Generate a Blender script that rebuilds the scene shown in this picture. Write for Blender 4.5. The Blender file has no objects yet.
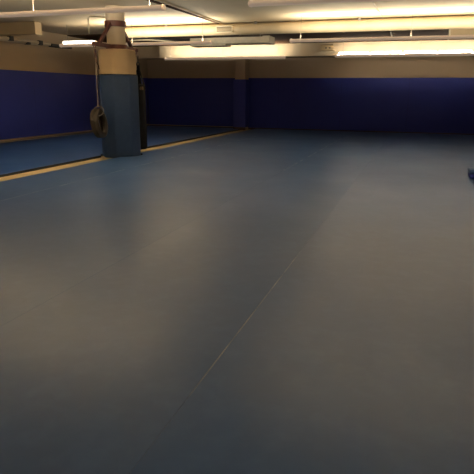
import bpy, bmesh, math, random
from mathutils import Vector, Matrix
random.seed(7)
PI = math.pi
scene = bpy.context.scene
C = scene.collection

# ------------------------------------------------------------------ materials
def new_mat(name):
    m = bpy.data.materials.new(name); m.use_nodes = True
    nt = m.node_tree
    return m, nt, nt.nodes['Principled BSDF']

def N(nt, kind, **kw):
    n = nt.nodes.new(kind)
    for k, v in kw.items(): setattr(n, k, v)
    return n

def math_node(nt, op, a, b=None, clamp=False):
    n = N(nt, 'ShaderNodeMath', operation=op); n.use_clamp = clamp
    for i, v in enumerate((a, b)):
        if v is None: continue
        if isinstance(v, (int, float)): n.inputs[i].default_value = v
        else: nt.links.new(v, n.inputs[i])
    return n.outputs[0]

def mix_col(nt, fac, a, b):
    n = N(nt, 'ShaderNodeMix', data_type='RGBA')
    if isinstance(fac, (int, float)): n.inputs[0].default_value = fac
    else: nt.links.new(fac, n.inputs[0])
    for i, v in ((6, a), (7, b)):
        if isinstance(v, tuple): n.inputs[i].default_value = (*v, 1)
        else: nt.links.new(v, n.inputs[i])
    return n.outputs[2]

def noise(nt, scale, detail=3.0, coord='Object', stretch=None):
    tc = N(nt, 'ShaderNodeTexCoord'); out = tc.outputs[coord]
    if stretch:
        mp = N(nt, 'ShaderNodeMapping'); mp.inputs['Scale'].default_value = stretch
        nt.links.new(out, mp.inputs[0]); out = mp.outputs[0]
    n = N(nt, 'ShaderNodeTexNoise'); n.inputs['Scale'].default_value = scale
    n.inputs['Detail'].default_value = detail
    nt.links.new(out, n.inputs['Vector'])
    return n.outputs['Fac']

def ramp01(nt, v, lo, hi):
    n = N(nt, 'ShaderNodeMapRange'); n.inputs[1].default_value = lo; n.inputs[2].default_value = hi
    nt.links.new(v, n.inputs[0]); return n.outputs[0]

def bump(nt, bsdf, h, strength=.2, dist=.01):
    b = N(nt, 'ShaderNodeBump'); b.inputs['Strength'].default_value = strength
    b.inputs['Distance'].default_value = dist
    nt.links.new(h, b.inputs['Height']); nt.links.new(b.outputs[0], bsdf.inputs['Normal'])

def simple(name, a, b=None, rough=.6, metal=0., scale=6., bmp=0., spec=.5, detail=4.):
    m, nt, bs = new_mat(name)
    f = noise(nt, scale, detail)
    b = b or tuple(c * .82 for c in a)
    nt.links.new(mix_col(nt, ramp01(nt, f, .3, .7), a, b), bs.inputs['Base Color'])
    bs.inputs['Roughness'].default_value = rough
    bs.inputs['Metallic'].default_value = metal
    bs.inputs['Specular IOR Level'].default_value = spec
    if bmp: bump(nt, bs, noise(nt, scale * 12, 3), bmp, .004)
    return m

def emission(name, col, strength):
    m, nt, bs = new_mat(name)
    bs.inputs['Base Color'].default_value = (.9, .9, .85, 1)
    bs.inputs['Emission Color'].default_value = (*col, 1)
    bs.inputs['Emission Strength'].default_value = strength
    return m

WARM = (1.0, .91, .75)
M = {}
M['ceiling'] = simple('ceiling_paint', (.72, .585, .37), (.65, .52, .32), .85, scale=.8, bmp=.15)
M['wall'] = simple('wall_paint', (.57, .43, .28), (.52, .39, .25), .8, scale=.9, bmp=.1)
M['beam'] = simple('beam_paint', (.66, .54, .36), (.58, .46, .29), .8, scale=1.3, bmp=.1)
M['column'] = simple('column_paint', (.70, .56, .39), (.64, .50, .33), .75, scale=2.5, bmp=.1)
M['ceiling_shade'] = simple('shaded_ceiling', (.085, .046, .025), (.07, .038, .02), 1.0, scale=1.2, spec=.03)  # dark brown puts the shade of the unlit ceiling into the colour
M['wrap'] = simple('canvas_wrap', (.58, .42, .25), (.50, .36, .21), .8, scale=2.2)
M['duct'] = simple('duct_paint', (.58, .46, .28), (.51, .40, .24), .55, scale=2.5)
M['boxduct'] = simple('box_duct_paint', (.58, .43, .23), (.52, .38, .2), .6, scale=1.5)
M['rail'] = simple('fixture_enamel', (.82, .66, .52), (.76, .61, .48), .35, scale=3)
_b = M['rail'].node_tree.nodes['Principled BSDF']      # weak emission added to the channel, standing in for bounced light
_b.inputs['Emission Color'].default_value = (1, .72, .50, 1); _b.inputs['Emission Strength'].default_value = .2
M['tube'] = emission('lit_tube', (1, .93, .78), 7.0)
M['dark'] = simple('dark_fitting', (.03, .026, .022), None, .6)
M['wire'] = simple('wire_steel', (.30, .24, .17), None, .6)
M['conduit'] = simple('conduit_paint', (.66, .53, .35), (.58, .46, .3), .5)
M['concrete'] = simple('bare_concrete', (.62, .50, .30), (.48, .38, .22), .8, scale=3)
M['brown'] = simple('brown_skirting', (.085, .04, .03), (.06, .028, .02), .6, scale=5)
M['skirt'] = simple('tan_skirting', (.20, .16, .12), None, .6)
M['steel'] = simple('rust_red_steel', (.13, .034, .022), (.09, .026, .018), .5, .0, scale=9, bmp=.1)
M['rubber'] = simple('tyre_rubber', (.040, .028, .019), (.026, .019, .014), .55, scale=7, bmp=.2)
M['rope'] = simple('pale_rope', (.30, .26, .23), (.2, .17, .15), .9, scale=40)
M['strap'] = simple('brown_strap', (.07, .03, .018), None, .8, scale=30)
M['bag'] = simple('black_leather', (.008, .008, .010), (.011, .010, .012), .7, scale=10, bmp=.15, spec=.2)
M['bagstrap'] = simple('bag_webbing', (.007, .007, .008), None, .8, spec=.2)
M['tan'] = simple('tan_tape', (.30, .2, .11), None, .7)
M['cream'] = simple('grille_enamel', (.72, .62, .42), None, .4)
M['grey'] = simple('grille_grey', (.22, .19, .15), None, .5)

def mat_vinyl(name, col, col2, seams=(), rough=.36, spec=.25):
    """blue gym mat vinyl with scuffs; seams = world X of joints with edge highlights painted pale"""
    m, nt, bs = new_mat(name)
    f = noise(nt, .55, 5); g = noise(nt, 9, 4)
    c = mix_col(nt, ramp01(nt, f, .3, .7), col, col2)
    c = mix_col(nt, math_node(nt, 'MULTIPLY', ramp01(nt, g, .45, .75), .18), c, tuple(x * 1.5 + .02 for x in col))
    geo = N(nt, 'ShaderNodeNewGeometry'); sep = N(nt, 'ShaderNodeSeparateXYZ')
    nt.links.new(geo.outputs['Position'], sep.inputs[0])
    for (sx, half, lo, hi, amount) in seams:
        d = math_node(nt, 'ABSOLUTE', math_node(nt, 'SUBTRACT', sep.outputs[0], sx))
        near = math_node(nt, 'LESS_THAN', d, half)
        a = math_node(nt, 'GREATER_THAN', sep.outputs[1], lo); b = math_node(nt, 'LESS_THAN', sep.outputs[1], hi)
        w = ramp01(nt, noise(nt, 1.7, 2, stretch=(0, 1, 0)),   .42, .60)
        w.node.clamp = True
        k = near
        for t in (a, b, w): k = math_node(nt, 'MULTIPLY', k, t)
        c = mix_col(nt, math_node(nt, 'MULTIPLY', k, amount), c, (.56, .57, .59))  # pale highlight along the joint put into the base colour
    nt.links.new(c, bs.inputs['Base Color'])
    r = N(nt, 'ShaderNodeMapRange'); r.inputs[1].default_value = .3; r.inputs[2].default_value = .7
    r.inputs[3].default_value = rough - .02; r.inputs[4].default_value = rough + .05
    nt.links.new(f, r.inputs[0]); nt.links.new(r.outputs[0], bs.inputs['Roughness'])
    bs.inputs['Specular IOR Level'].default_value = spec
    bump(nt, bs, noise(nt, 60, 3), .06, .003)
    return m

SEAMS = [(-5.525, .016, 5.5, 23, .42), (-.99, .0045, 2.15, 5.2, .44), (-2.5, .024, 10.5, 19, .28)]
M['mat'] = mat_vinyl('near_mat_vinyl', (.046, .105, .285), (.041, .096, .262), SEAMS, .32)
M['farmat'] = mat_vinyl('far_mat_vinyl', (.025, .076, .27), (.022, .068, .25), (), .4)
M['matedge'] = simple('mat_foam_edge', (.03, .028, .025), None, .8)
M['colpad'] = mat_vinyl('column_pad_vinyl', (.027, .053, .128), (.023, .047, .116), (), .5)

def wallpad_vinyl(name, axis, pitch, off):
    m, nt, bs = new_mat(name)
    f = noise(nt, .7, 4)
    c = mix_col(nt, ramp01(nt, f, .3, .7), (.032, .046, .31), (.028, .041, .275))
    geo = N(nt, 'ShaderNodeNewGeometry'); sep = N(nt, 'ShaderNodeSeparateXYZ')
    nt.links.new(geo.outputs['Position'], sep.inputs[0])
    fr = math_node(nt, 'FRACT', math_node(nt, 'DIVIDE', math_node(nt, 'ADD', sep.outputs[axis], off), pitch))
    groove = math_node(nt, 'LESS_THAN', fr, .012 / pitch)
    c = mix_col(nt, math_node(nt, 'MULTIPLY', groove, .5), c, (.008, .008, .03))
    nt.links.new(c, bs.inputs['Base Color'])
    bs.inputs['Roughness'].default_value = .55
    bs.inputs['Specular IOR Level'].default_value = .25
    bump(nt, bs, noise(nt, 1.6, 3), .25, .03)
    return m
M['padx'] = wallpad_vinyl('wall_pad_vinyl_back', 0, 2.655, 5.79)
M['pady'] = wallpad_vinyl('wall_pad_vinyl_left', 1, 2.655, 1.0)

# ------------------------------------------------------------------ mesh helpers
def obj(name, bm, mat, parent=None, smooth=False, origin=None):
    me = bpy.data.meshes.new(name)
    bmesh.ops.recalc_face_normals(bm, faces=bm.faces)
    if origin is not None: bmesh.ops.translate(bm, verts=bm.verts, vec=-Vector(origin))
    bm.to_mesh(me); bm.free()
    o = bpy.data.objects.new(name, me); C.objects.link(o)
    for x in (mat if isinstance(mat, (list, tuple)) else [mat]): me.materials.append(x)
    if smooth:
        for p in me.polygons: p.use_smooth = True
        try: me.set_sharp_from_angle(angle=math.radians(40))
        except Exception: pass
    if origin is not None: o.location = origin
    if parent is not None: o.parent = parent
    return o

def thing(name, label, cat, loc, group=None):
    o = bpy.data.objects.new(name, None); C.objects.link(o); o.location = loc
    o.empty_display_size = .2
    return tag(o, label, cat, group)

def tag(o, label, cat, group=None):
    o['label'] = label; o['category'] = cat
    if group: o['group'] = group
    return o

def struct(name, bm, mat, **kw):
    o = obj(name, bm, mat, **kw); o['kind'] = 'structure'; return o

def box(bm, lo, hi, bevel=0., seg=2):
    lo, hi = Vector(lo), Vector(hi)
    r = bmesh.ops.create_cube(bm, size=1)
    vs = r['verts']
    for v in vs: v.co = Vector(((lo[i] + hi[i]) / 2 + v.co[i] * (hi[i] - lo[i])) for i in range(3))
    if bevel:
        es = list({e for v in vs for e in v.link_edges})
        bmesh.ops.bevel(bm, geom=es, offset=bevel, segments=seg, affect='EDGES', profile=.5)
    return bm

def BOX(lo, hi, bevel=0., seg=2): return box(bmesh.new(), lo, hi, bevel, seg)

def bar(bm, a, b, w, h, up=(0, 0, 1), bevel=0.):
    """rectangular bar from a to b"""
    a, b = Vector(a), Vector(b); d = (b - a); L = d.length; d.normalize()
    s = d.cross(Vector(up)); s.normalize(); u = s.cross(d)
    t = bmesh.new(); box(t, (-w / 2, 0, -h / 2), (w / 2, L, h / 2), bevel, 1)
    mt = Matrix((( s.x, d.x, u.x, a.x), (s.y, d.y, u.y, a.y), (s.z, d.z, u.z, a.z), (0, 0, 0, 1)))
    bmesh.ops.transform(t, matrix=mt, verts=t.verts)
    me = bpy.data.meshes.new('t'); t.to_mesh(me); t.free(); bm.from_mesh(me); bpy.data.meshes.remove(me)
    return bm

def tube(bm, pts, r, n=10, cap=True):
    pts = [Vector(p) for p in pts]; rings = []
    for i, p in enumerate(pts):
        d = (pts[min(i + 1, len(pts) - 1)] - pts[max(i - 1, 0)]).normalized()
        ref = Vector((0, 0, 1)) if abs(d.z) < .9 else Vector((1, 0, 0))
        s = d.cross(ref).normalized(); u = s.cross(d)
        rr = r[i] if isinstance(r, (list, tuple)) else r
        rings.append([bm.verts.new(p + rr * (math.cos(2 * PI * k / n) * s + math.sin(2 * PI * k / n) * u)) for k in range(n)])
    for a, b in zip(rings, rings[1:]):
        for k in range(n): bm.faces.new((a[k], a[(k + 1) % n], b[(k + 1) % n], b[k]))
    if cap:
        bm.faces.new(rings[0][::-1]); bm.faces.new(rings[-1])
    return bm

def TUBE(pts, r, n=10): return tube(bmesh.new(), pts, r, n)

def prism(bm, poly, z0, z1, bevel=0.):
    b = [bm.verts.new((x, y, z0)) for x, y in poly]; t = [bm.verts.new((x, y, z1)) for x, y in poly]
    n = len(poly)
    bm.faces.new(b[::-1]); bm.faces.new(t)
    side = []
    for k in range(n): side.append(bm.faces.new((b[k], b[(k + 1) % n], t[(k + 1) % n], t[k])))
    if bevel:
        es = list({e for v in b + t for e in v.link_edges})
        bmesh.ops.bevel(bm, geom=es, offset=bevel, segments=3, affect='EDGES', profile=.5)
    return bm

def ngon(cx, cy, r, n, rot=0): return [(cx + r * math.cos(rot + 2 * PI * k / n), cy + r * math.sin(rot + 2 * PI * k / n)) for k in range(n)]

# ------------------------------------------------------------------ the setting
XL, XR, YN, YB, ZC = -12.0, 5.0, -4.0, 22.95, 3.42
MATZ = -.05
struct('floor', BOX((XL - .2, YN - .2, -.25), (XR + .2, YB + .2, MATZ)), M['concrete'])
struct('ceiling', BOX((XL - .2, YN - .2, ZC), (XR + .2, YB + .2, ZC + .2)), M['ceiling'])
struct('wall_back', BOX((XL - .2, YB, MATZ), (XR + .2, YB + .2, ZC)), M['wall'])
struct('wall_left', BOX((XL - .2, YN, MATZ), (XL, YB, ZC)), M['wall'])
struct('wall_right', BOX((XR, YN, MATZ), (XR + .2, YB, ZC)), M['wall'])
struct('wall_front', BOX((XL - .2, YN - .2, MATZ), (XR + .2, YN, ZC)), M['wall'])
# concrete beam across the room in front of the far wall, its left bay set back
bm = BOX((-10.72, 21.62, 2.90), (XR, 22.0, ZC), .01, 1); box(bm, (XL, 21.95, 2.93), (-10.7, 22.3, ZC), .01, 1)
struct('ceiling_beam', bm, M['beam'])
struct('ceiling_shade_strip', BOX((XL, 17.0, ZC - .03), (XR, 21.62, ZC)), M['ceiling_shade'])  # thin dark sheet painting shade on the ceiling up to the beam
# pilaster on the far wall
struct('pilaster', BOX((-7.58, 22.40, MATZ), (-7.13, YB, ZC), .01, 1), M['wall'])
struct('baseboard_left', BOX((XL, YN, MATZ), (XL + .09, YB, .035), .008, 1), M['skirt'])
bm = BOX((XL, YB - .09, MATZ), (-7.58, YB, .03), .008, 1); box(bm, (-7.13, YB - .05, MATZ), (XR, YB, .03), .008, 1)
struct('baseboard_back', bm, M['brown'])
struct('trim_1', BOX((-7.62, 22.30, MATZ), (-7.09, 22.40, .075), .01, 1), M['brown'])

# round concrete column with a wider boxed lower body
CX, CY = -6.96, 11.78
bm = TUBE([(CX, CY, 2.4), (CX, CY, ZC)], .22, 28)
col = struct('column', bm, M['column'], smooth=True)
rot = math.radians(-72)
bm = prism(bmesh.new(), ngon(CX, CY, .455, 8, rot), MATZ, 2.47, .05)
low = obj('column_casing', bm, M['wrap'], col, smooth=True)

# ------------------------------------------------------------------ wall pads
PT = .07
def pad(lo, hi, mat, label):
    o = obj('wall_pad', BOX(lo, hi, .012, 2), mat, smooth=True, origin=((lo[0] + hi[0]) / 2, (lo[1] + hi[1]) / 2, lo[2]))
    return tag(o, label, 'wall pad')
pad((XL, YN + .1, .085), (XL + PT, YB - PT, 2.13), M['pady'], 'dark blue vinyl padding along the left wall behind the hanging tyre')
pad((XL, YB - PT, .06), (-7.58, YB, 2.13), M['padx'], 'dark blue vinyl padding on far wall between room corner and pilaster')
pad((-7.13, YB - PT, .035), (XR, YB, 2.13), M['padx'], 'long dark blue vinyl padding on far wall right of the pilaster')
bm = prism(bmesh.new(), [(-7.64, YB - PT), (-7.64, 22.32), (-7.07, 22.32), (-7.07, YB - PT), (-7.13, YB - PT), (-7.13, 22.395), (-7.58, 22.395), (-7.58, YB - PT)], .075, 2.06, .008)
tag(obj('wall_pad', bm, M['padx'], origin=(-7.355, 22.36, .075)), 'narrow dark blue vinyl pad folded round the pilaster on far wall', 'wall pad')
# ------------------------------------------------------------------ mats
def floor_mat(poly, mat, label, name='floor_mat'):
    bm = bmesh.new(); prism(bm, poly, MATZ, 0)
    bmesh.ops.recalc_face_normals(bm, faces=bm.faces)
    top = [e for e in bm.edges if all(abs(v.co.z) < 1e-5 for v in e.verts)]
    bmesh.ops.bevel(bm, geom=top, offset=.001, segments=1, affect='EDGES', profile=.5)
    for f in bm.faces:
        if abs(f.normal.z) < .3: f.material_index = 1
    xs = [p[0] for p in poly]; ys = [p[1] for p in poly]
    o = obj(name, bm, [mat, M['matedge']], origin=((min(xs) + max(xs)) / 2, (min(ys) + max(ys)) / 2, MATZ))
    return tag(o, label, 'mat')
GX0, GX1 = -7.30, -6.74          # the bare strip between the two mat areas
y0, y1 = YN + .05, YB - .12
def notch(side):
    """mat edges cut around the octagonal column pad"""
    r = .52; pts = []
    for k in range(17):
        a = PI / 2 + PI * k / 16 if side < 0 else PI / 2 - PI * k / 16
        pts.append((CX + r * math.cos(a), CY + r * math.sin(a)))
    edge = GX0 if side < 0 else GX1
    pts = [p for p in pts if (p[0] < edge if side < 0 else p[0] > edge)]
    ys = math.sqrt(r * r - (edge - CX) ** 2)
    return [(edge, CY + ys)] + pts + [(edge, CY - ys)]
nl = notch(-1); nr = notch(1)
floor_mat([(XL + .16, y0), (GX0, y0)] + nl[::-1] + [(GX0, 22.28), (-7.64, 22.28), (-7.64, y1), (XL + .16, y1)],
          M['farmat'], 'blue floor mat between the left wall and bare yellowish strip, behind the column')
floor_mat([(GX1, y1)] + nr + [(GX1, y0), (-5.5253, y0), (-5.5253, y1)], M['mat'],
          'narrow blue-grey floor mat along near side of the yellowish strip, by the column')
g = .0003
floor_mat([(-5.5247, y0), (-2.5 - g, y0), (-2.5 - g, y1), (-5.5247, y1)], M['mat'],
          'wide blue-grey floor mat in left middle, ending at the far pilaster, beyond column-side mat')
floor_mat([(-2.5 + g, y0), (-.99 - g, y0), (-.99 - g, y1), (-2.5 + g, y1)], M['mat'],
          'long narrow blue-grey floor mat immediately left of the long seam in the foreground')
floor_mat([(-.99 + g, y0), (XR - .06, y0), (XR - .06, y1), (-.99 + g, y1)], M['mat'],
          'large blue-grey floor mat filling the right, carrying the small loose pad')

# padding wrapped round the column: panels meeting at the corners of the octagon
def colpad():
    bm = bmesh.new()
    prism(bm, ngon(CX, CY, .485, 8, rot), MATZ + .005, 1.90, .045)
    return bm
cp = obj('column_pad', colpad(), M['colpad'], smooth=True, origin=(CX, CY, MATZ))
tag(cp, 'slate blue vinyl padding wrapped around the lower part of the column', 'column pad')
bm = bmesh.new()
prism(bm, ngon(CX, CY, .478, 8, rot), 1.895, 1.91, .004)
obj('top_edge', bm, M['matedge'], cp).matrix_parent_inverse = Matrix.Translation(-cp.location)

def under(child, parent):
    """keep world placement of a mesh built in world coordinates under an unrotated parent"""
    child.parent = parent; child.matrix_parent_inverse = Matrix.Translation(-parent.location); return child

# small loose pad at the right edge
t = thing('loose_pad', 'small dark blue pad lying loose on the mat at right edge', 'pad', (1.5, 10.87, 0))
bm = BOX((.985, 10.62, .0), (2.1, 11.12, .085), .03, 3)
under(obj('lower_fold', bm, M['padx'], smooth=True), t)
bm = BOX((.97, 10.64, .083), (2.1, 11.12, .165), .03, 3)
o = under(obj('upper_fold', bm, M['mat'], smooth=True), t)

# ------------------------------------------------------------------ suspended uplights
def uplight(x0, x1, y, label, z=2.80, lit=(0, 1), power=60., wires=3, tz=.045, tr=.019, strong=(0, 1), high=0):
    t = thing('hanging_uplight', label, 'ceiling light', ((x0 + x1) / 2, y, z), 'suspended linear uplights')
    L = x1 - x0
    # channel: shallow rounded trough
    prof = []
    for k in range(9):
        a = PI + PI * k / 8
        prof.append((.085 * math.cos(a), .05 + .05 * math.sin(a)))
    prof += [(.085, .078), (.072, .078), (.058, .022), (-.058, .022), (-.072, .078), (-.085, .078)]
    bm = bmesh.new()
    r0 = [bm.verts.new((x0, y + p, z + q)) for p, q in prof]; r1 = [bm.verts.new((x1, y + p, z + q)) for p, q in prof]
    n = len(prof)
    for k in range(n): bm.faces.new((r0[k], r0[(k + 1) % n], r1[(k + 1) % n], r1[k]))
    bm.faces.new(r0[::-1]); bm.faces.new(r1)
    under(obj('channel', bm, M['rail'], smooth=True), t)
    for s, x in ((-1, x0), (1, x1)):
        bm = TUBE([(x - s * .02, y, z + .045), (x + s * .015, y, z + .045), (x + s * .035, y, z + .045)], [.055, .05, .02], 14)
        under(obj('end_cap', bm, M['rail'], smooth=True), t)
    a0, a1 = x0 + L * lit[0] + .06, x0 + L * lit[1] - .06
    nt_ = max(1, round((a1 - a0) / 1.22)); tl = (a1 - a0) / nt_
    for k in range(nt_):
        p0 = a0 + k * tl
        if k < high: tz, tr = .13, .04
        elif high: tz, tr = .045, .019
        under(obj('lamp_tube', TUBE([(p0 + .05, y, z + tz), (p0 + tl - .05, y, z + tz)], tr, 10), M['tube'], smooth=True), t)
        for px in (p0 + .03, p0 + tl - .03):
            under(obj('lamp_holder', BOX((px - .02, y - .03, z + .028), (px + .02, y + .03, z + tz + .03), .006, 1), M['rail']), t)
    for k in range(wires):
        px = x0 + .25 + (L - .5) * k / (wires - 1)
        under(obj('suspension_wire', TUBE([(px, y, z + .04), (px, y, ZC - .004)], .0045, 6), M['wire']), t)
    # the light of the tubes
    a0, a1 = x0 + L * strong[0] + .06, x0 + L * strong[1] - .06
    for sgn in (-1, 1):
        ld = bpy.data.lights.new('tube_light', 'AREA'); ld.shape = 'RECTANGLE'
        ld.size = a1 - a0; ld.size_y = .05; ld.energy = power * .62 * (a1 - a0); ld.color = WARM
        lo = bpy.data.objects.new('tube_light', ld); C.objects.link(lo); lo.parent = t
        lo.location = ((a0 + a1) / 2 - t.location.x, sgn * .035, .066)
        lo.rotation_euler = (PI + sgn * .85, 0, 0)
    return t

P = 33.
uplight(-9.25, -4.14, 8.55, 'long cream uplight nearest upper left, passing in front of the column top', strong=(.04, 1), power=P * 1.3)
uplight(-2.65, 2.6, 8.55, 'long uplight at the top right, highest in the photo', power=P * .8)
uplight(-10.37, -5.55, 14.35, 'long uplight running behind the column under the pale duct', z=2.785, power=P * 1.15, strong=(.32, 1), high=1)
uplight(-3.33, 2.6, 14.35, 'long uplight on right hanging just beneath the dark ceiling gap', z=2.775, power=P * .75)
uplight(-10.2, -5.12, 21.1, 'far uplight in front of the beam, left of the pair above far wall', power=P * .62)
uplight(-3.14, 2.8, 20.95, 'far uplight on the right with glowing white tubes below the beam', power=P * .5, tz=.15, tr=.042)
# unseen row added above the photographer to light the near floor
uplight(-9.1, -4.14, 2.7, 'added unseen uplight left above the photographer', power=P * .30)
uplight(-2.65, 2.6, 2.7, 'added unseen uplight right above the photographer', power=P * .30)

# ------------------------------------------------------------------ ducts
DY, DZ, DR = 15.2, 3.235, .15
t = thing('ceiling_duct', 'long round cream duct across the ceiling with a small grille', 'duct', (-3, DY, DZ))
under(obj('duct_body', TUBE([(-9.2, DY, DZ), (XR, DY, DZ)], DR, 28), M['duct'], smooth=True), t)
for x in (-9.18, -7.95, -5.0, -2.1, .9, 3.6):
    under(obj('joint_band', TUBE([(x - .02, DY, DZ), (x + .02, DY, DZ)], DR + .007, 28), M['duct'], smooth=True), t)
for x in (-7.25, -4.52, -1.7, 1.9):
    bm = BOX((x - .035, DY - .1, DZ + DR - .04), (x + .035, DY - .04, ZC - .004), .005, 1)
    under(obj('hanger', bm, M['grey']), t)
gx0, gx1 = -5.68, -5.17
bm = bmesh.new()
gy = DY - DR - .02
for lo, hi in (((gx0, gy, DZ - .09), (gx1, gy + .1, DZ - .065)), ((gx0, gy, DZ + .065), (gx1, gy + .1, DZ + .09)),
               ((gx0, gy, DZ - .09), (gx0 + .03, gy + .1, DZ + .09)), ((gx1 - .03, gy, DZ - .09), (gx1, gy + .1, DZ + .09))): box(bm, lo, hi)
gr = under(obj('grille_frame', bm, M['cream']), t)
bm = BOX((gx0 + .03, gy + .03, DZ - .065), (gx1 - .03, gy + .1, DZ + .065))
for k in range(5): bar(bm, (gx0 + .03, gy + .015, DZ - .05 + k * .025), (gx1 - .03, gy + .015, DZ - .05 + k * .025), .02, .006)
sl = obj('grille_slats', bm, M['grey']); sl.parent = gr

t = thing('ceiling_duct', 'short rectangular cream duct with stepped end below the round duct', 'duct', (-5.9, 16.9, 2.98))
under(obj('duct_body', BOX((-7.14, 16.6, 2.985), (-4.72, 17.2, 3.17), .008, 1), M['cream']), t)
under(obj('flange', BOX((-4.74, 16.57, 2.975), (-4.52, 17.22, 3.19), .008, 1), M['cream']), t)
under(obj('lower_lip', BOX((-7.14, 16.64, 2.93), (-5.95, 17.15, 2.985), .006, 1), M['cream']), t)
under(obj('end_plate', BOX((-4.85, 16.53, 2.985), (-4.52, 16.57, 3.04), .004, 1), M['cream']), t)
under(obj('inlet', BOX((-7.9, 16.75, 3.0), (-7.14, 17.1, 3.16), .006, 1), M['dark']), t)
for x in (-6.8, -4.9): under(obj('hanger', TUBE([(x, 16.9, 3.15), (x, 16.9, ZC - .004)], .012, 6), M['grey']), t)

t = thing('ceiling_duct', 'tan rectangular duct at the right edge behind the long uplight', 'duct', (1.6, 16.5, 3.0))
under(obj('duct_body', BOX((.57, 16.2, 2.99), (XR - .01, 16.9, ZC - .004), .01, 1), M['boxduct']), t)
under(obj('flange', BOX((.555, 16.18, 2.98), (.60, 16.92, ZC - .004), .004, 1), M['cream']), t)

t = thing('ceiling_duct', 'tan rectangular duct stub coming out of the left wall near the ceiling', 'duct', (-11.2, 13.9, 3.1))
under(obj('duct_body', BOX((XL + .01, 13.5, 3.09), (-10.58, 13.72, ZC - .004), .01, 1), M['boxduct']), t)
under(obj('flange', BOX((-10.6, 13.47, 3.075), (-10.55, 13.75, ZC - .004), .004, 1), M['boxduct']), t)

# ------------------------------------------------------------------ conduits and cables
def conduit(pts, r, label, name='conduit', mat='conduit', clips=(), cat='pipe'):
    name = 'ceiling_' + name
    bm = TUBE(pts, r, 10); lo = Vector(pts[0])
    o = obj(name, bm, M[mat], smooth=True, origin=tuple(lo)); tag(o, label, cat)
    for c in clips:
        bm = BOX((c[0] - .04, c[1] - .08, c[2] - r - .015), (c[0] + .08, c[1] + .08, c[2] + r + .02), .006, 1)
        under(obj('clamp', bm, M['dark']), o)
    return o
conduit([(-11.86, 8.0, 3.06), (-11.86, 15.3, 3.02), (-11.8, 15.75, 3.01)], .05, 'pale pipe with dark clamps along left wall below the duct stub',
        clips=[(-11.86, 13.95, 3.03), (-11.86, 15.3, 3.02)])
conduit([(-11.9, 8.0, 2.97), (-11.9, 15.78, 2.97)], .03, 'thin lower pipe along the left wall beneath the clamped pipe',
        clips=[(-11.9, 14.75, 2.97)])
bm = BOX((-11.98, 15.8, 2.95), (-11.75, 16.9, 3.04), .01, 1)
tag(obj('junction_box', bm, M['dark'], origin=(-11.87, 16.3, 2.95)), 'dark junction box where the left wall pipes end', 'box')
conduit([(-5.72, 7.5, ZC - .025), (-5.60, 15.05, ZC - .025)], .025, 'dark conduit slanting over the bright ceiling towards the grille, left one', mat='strap', clips=())
conduit([(-5.50, 7.5, ZC - .02), (-5.52, 15.05, ZC - .02)], .018, 'thinner dark conduit slanting over the bright ceiling, right one', mat='conduit')
conduit([(-1.18, 11.0, ZC - .015), (-1.13, 15.3, ZC - .015)], .014, 'thin grey conduit on bright ceiling at upper right above the duct')
conduit([(-1.08, 18.4, 3.4), (-1.06, 19.0, 3.26), (-1.04, 20.4, 3.36)], .022, 'short pale slanted pipe in the dark gap under the duct', mat='cream')
conduit([(-8.42, 12.9, 2.98), (-8.42, 12.9, 3.36), (-8.38, 12.92, 3.40), (-7.75, 13.5, 3.40)], .018, 'thin pale pipe dropping from ceiling just left of the column top', mat='cream')
def arc(p0, p1, p2, n=10):
    p0, p1, p2 = Vector(p0), Vector(p1), Vector(p2)
    return [(1 - t) ** 2 * p0 + 2 * t * (1 - t) * p1 + t * t * p2 for t in [i / n for i in range(n + 1)]]
conduit(arc((-9.3, 16.0, 3.10), (-8.4, 16.0, 3.26), (-7.15, 16.0, 3.0)), .03, 'black cable bowing below the round duct, right of the column', 'cable', 'dark', cat='cable')
conduit(arc((-9.0, 15.95, 3.06), (-8.3, 15.95, 3.16), (-7.05, 15.95, 2.96)), .022, 'pale cable looping under the black cable, right of the column', 'cable', 'cream', cat='cable')

# fittings on the beam between the far lights
t = thing('junction_box', 'small tan box with two dark holes on the beam between far lights', 'box', (-3.62, 21.6, 3.13))
under(obj('box_body', BOX((-3.82, 21.55, 3.11), (-3.34, 21.62, 3.30), .008, 1), M['boxduct']), t)
for x in (-3.62, -3.48): under(obj('hole', BOX((x - .03, 21.54, 3.17), (x + .03, 21.552, 3.215), .002, 1), M['dark']), t)
bm = BOX((-4.0, 21.52, 3.045), (-3.25, 21.62, 3.085), .008, 1)
tag(obj('cable_trunking', bm, M['beam'], origin=(-3.62, 21.57, 3.045)), 'short pale trunking on the beam below the small tan box', 'trunking')

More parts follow.
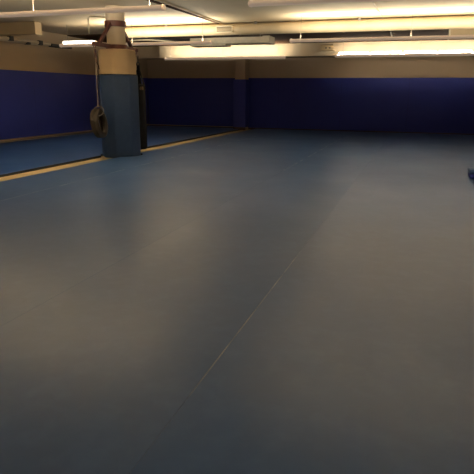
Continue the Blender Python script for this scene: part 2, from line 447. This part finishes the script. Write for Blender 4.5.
# ------------------------------------------------------------------ hanging bracket on the column
AZ = 2.53
t = thing('hanging_bracket', 'rust red steel bracket clamped round the upper column with two arms', 'bracket', (CX, CY, AZ))
def collar(z0, z1, r):
    """flat steel band bent round the column"""
    bm = bmesh.new(); n = 32; th = .03
    prof = [(r, z0), (r + th, z0), (r + th, z1), (r, z1)]
    rings = [[bm.verts.new((CX + q * math.cos(2 * PI * k / n), CY + q * math.sin(2 * PI * k / n), z)) for q, z in prof] for k in range(n)]
    for k in range(n):
        A, B = rings[k], rings[(k + 1) % n]
        for j in range(4): bm.faces.new((A[j], A[(j + 1) % 4], B[(j + 1) % 4], B[j]))
    return bm
under(obj('upper_collar', collar(2.97, 3.10, .222), M['steel'], smooth=True), t)
under(obj('lower_collar', collar(2.455, 2.575, .222), M['steel'], smooth=True), t)
AE = .99
for s in (-1, 1):
    bm = bar(bmesh.new(), (CX, CY + s * .235, AZ), (CX, CY + s * AE, AZ), .075, .085, bevel=.006)
    arm = under(obj('arm', bm, M['steel']), t)
    under(obj('strut', bar(bmesh.new(), (CX, CY + s * .235, 3.03), (CX, CY + s * .74, AZ + .02), .075, .065, up=(1, 0, 0), bevel=.006), M['steel']), t)
    bm = bmesh.new()
    tube(bm, [(CX, CY + s * (AE - .06) + .035 * math.cos(a), AZ - .06 + .035 * math.sin(a)) for a in [2 * PI * k / 14 for k in range(15)]], .009, 8)
    h = obj('hook', bm, M['steel'], smooth=True); h.parent = arm

# ------------------------------------------------------------------ hanging tyre
TX, TY, TZ, TR = CX, CY - AE + .06, .81, .335
t = thing('tyre_swing', 'worn black tyre hanging from the left arm on a thin rope', 'tyre', (TX, TY, TZ))
def lathe(profile, n=64, closed=True):
    """profile of (axial, radius) revolved about local X"""
    bm = bmesh.new(); rings = []
    for k in range(n):
        a = 2 * PI * k / n
        rings.append([bm.verts.new((x, r * math.cos(a), r * math.sin(a))) for x, r in profile])
    m = len(profile)
    for k in range(n):
        A, B = rings[k], rings[(k + 1) % n]
        for j in range(m if closed else m - 1):
            bm.faces.new((A[j], A[(j + 1) % m], B[(j + 1) % m], B[j]))
    return bm
W = .088
prof = [(-W * .80, .205), (-W * .98, .235), (-W * 1.06, .27), (-W * .98, .305), (-W * .80, .327), (-W * .58, .334),
        (-W * .56, .322), (-W * .46, .322), (-W * .44, .335), (-W * .1, .337), (-W * .08, .324), (W * .08, .324), (W * .1, .337),
        (W * .44, .335), (W * .46, .322), (W * .56, .322), (W * .58, .334), (W * .80, .327), (W * .98, .305), (W * 1.06, .27),
        (W * .98, .235), (W * .80, .205), (W * .66, .205), (W * .74, .25), (W * .72, .29), (W * .5, .315), (0, .318),
        (-W * .5, .315), (-W * .72, .29), (-W * .74, .25), (-W * .66, .205)]
bm = lathe(prof, 72)
axle = Vector((.975, .20, .13)).normalized()
q = Vector((1, 0, 0)).rotation_difference(axle)
tyre = obj('tyre_body', bm, M['rubber'], smooth=True)
tyre.parent = t; tyre.rotation_mode = 'QUATERNION'; tyre.rotation_quaternion = q
# strap, rope and its loop round the tyre
topz = TZ + TR
under(obj('strap', bar(bmesh.new(), (TX, TY, AZ - .106), (TX + .01, TY, AZ - .29), .05, .018, up=(0, 1, 0), bevel=.004), M['strap']), t)
pts = [(TX + .01, TY, AZ - .27), (TX + .005, TY, 1.7), (TX, TY, topz + .05)]
under(obj('rope', TUBE(pts, .011, 8), M['rope'], smooth=True), t)
bm = bmesh.new()
lp = []
side = axle
for k in range(25):
    a = 2 * PI * k / 24
    lp.append(Vector((TX, TY, TZ)) + side * (.125 * math.sin(a)) + Vector((0, 0, .268 + .105 * math.cos(a))))
tube(bm, lp, .012, 8)
tube(bm, [(TX, TY, topz + .03), (TX, TY, topz + .075)], .025, 8)
under(obj('rope_loop', bm, M['rope'], smooth=True), t)
under(obj('rope_tail', TUBE([(TX + .01, TY, AZ - .28), (TX + .03, TY - .02, AZ - .38), (TX + .08, TY - .03, AZ - .45), (TX + .10, TY - .03, AZ - .54)], .012, 8), M['strap'], smooth=True), t)

# ------------------------------------------------------------------ heavy bag behind the column
BX, BY, BR = CX + .05, CY + AE - .06, .16
t = thing('hanging_punching_bag', 'tall black punching bag hanging from right arm behind the column', 'punching bag', (BX, BY, .05))
pf = [(0.05, BR * .8), (.065, BR * .93), (.09, BR), (.6, BR * 1.03), (1.2, BR), (1.66, BR * .97), (1.70, BR * .9), (1.71, BR * .2)]
under(obj('bag_body', TUBE([(BX, BY, z) for z, r in pf], [r for z, r in pf], 28), M['bag'], smooth=True), t)
under(obj('seam_band', TUBE([(BX, BY, 1.60), (BX, BY, 1.66)], BR * 1.01, 28), M['bagstrap'], smooth=True), t)
apex = Vector((BX, BY, 2.17))
for k in range(4):
    a = PI / 4 + k * PI / 2 - .5
    p = Vector((BX + BR * math.cos(a), BY + BR * math.sin(a), 1.58))
    under(obj('strap', bar(bmesh.new(), apex, p, .075, .014, up=(math.cos(a), math.sin(a), 0), bevel=.003), M['bagstrap']), t)
under(obj('ring', TUBE([(BX + .045 * math.cos(a), BY, 2.19 + .045 * math.sin(a)) for a in [2 * PI * k / 16 for k in range(17)]], .012, 8), M['dark'], smooth=True), t)
bm = bmesh.new(); z = 2.225; k = 0
while z < AZ - .16:
    d = (1, 0) if k % 2 else (0, 1)
    tube(bm, [(BX + d[0] * .016 * math.cos(a), BY + d[1] * .016 * math.cos(a), z + .026 * math.sin(a) + .02) for a in [2 * PI * j / 10 for j in range(11)]], .006, 6)
    z += .04; k += 1
under(obj('chain', bm, M['dark'], smooth=True), t)
v = Vector((.83, -.55, 0)).normalized()
pt = Vector((BX, BY, 1.60)) + v * (BR * 1.0)
under(obj('tag', BOX((pt.x - .05, pt.y - .04, 1.56), (pt.x + .03, pt.y + .02, 1.64), .006, 1), M['tan']), t)

# ------------------------------------------------------------------ world, camera
w = bpy.data.worlds.new('world'); scene.world = w; w.use_nodes = True
w.node_tree.nodes['Background'].inputs[0].default_value = (.02, .017, .013, 1)
w.node_tree.nodes['Background'].inputs[1].default_value = 1
cam = bpy.data.cameras.new('camera'); co = bpy.data.objects.new('camera', cam); C.objects.link(co)
fwd = Vector((-.30423, .91619, -.26085)).normalized(); rt = Vector((.9484, .31698, .00724)).normalized(); upv = rt.cross(fwd).normalized()
co.matrix_world = Matrix(((rt.x, upv.x, -fwd.x, 0), (rt.y, upv.y, -fwd.y, 0), (rt.z, upv.z, -fwd.z, 1.5), (0, 0, 0, 1)))
cam.sensor_width = 36; cam.lens = 532.7 / 474 * 36; cam.clip_start = .02; cam.clip_end = 200
scene.camera = co
try: scene.cycles.use_denoising = True
except Exception: pass
scene.cycles.max_bounces = 10; scene.cycles.diffuse_bounces = 6
scene.cycles.sample_clamp_indirect = 6
scene.view_settings.view_transform = 'Standard'
scene.view_settings.look = 'None'
scene.view_settings.exposure = 0.14
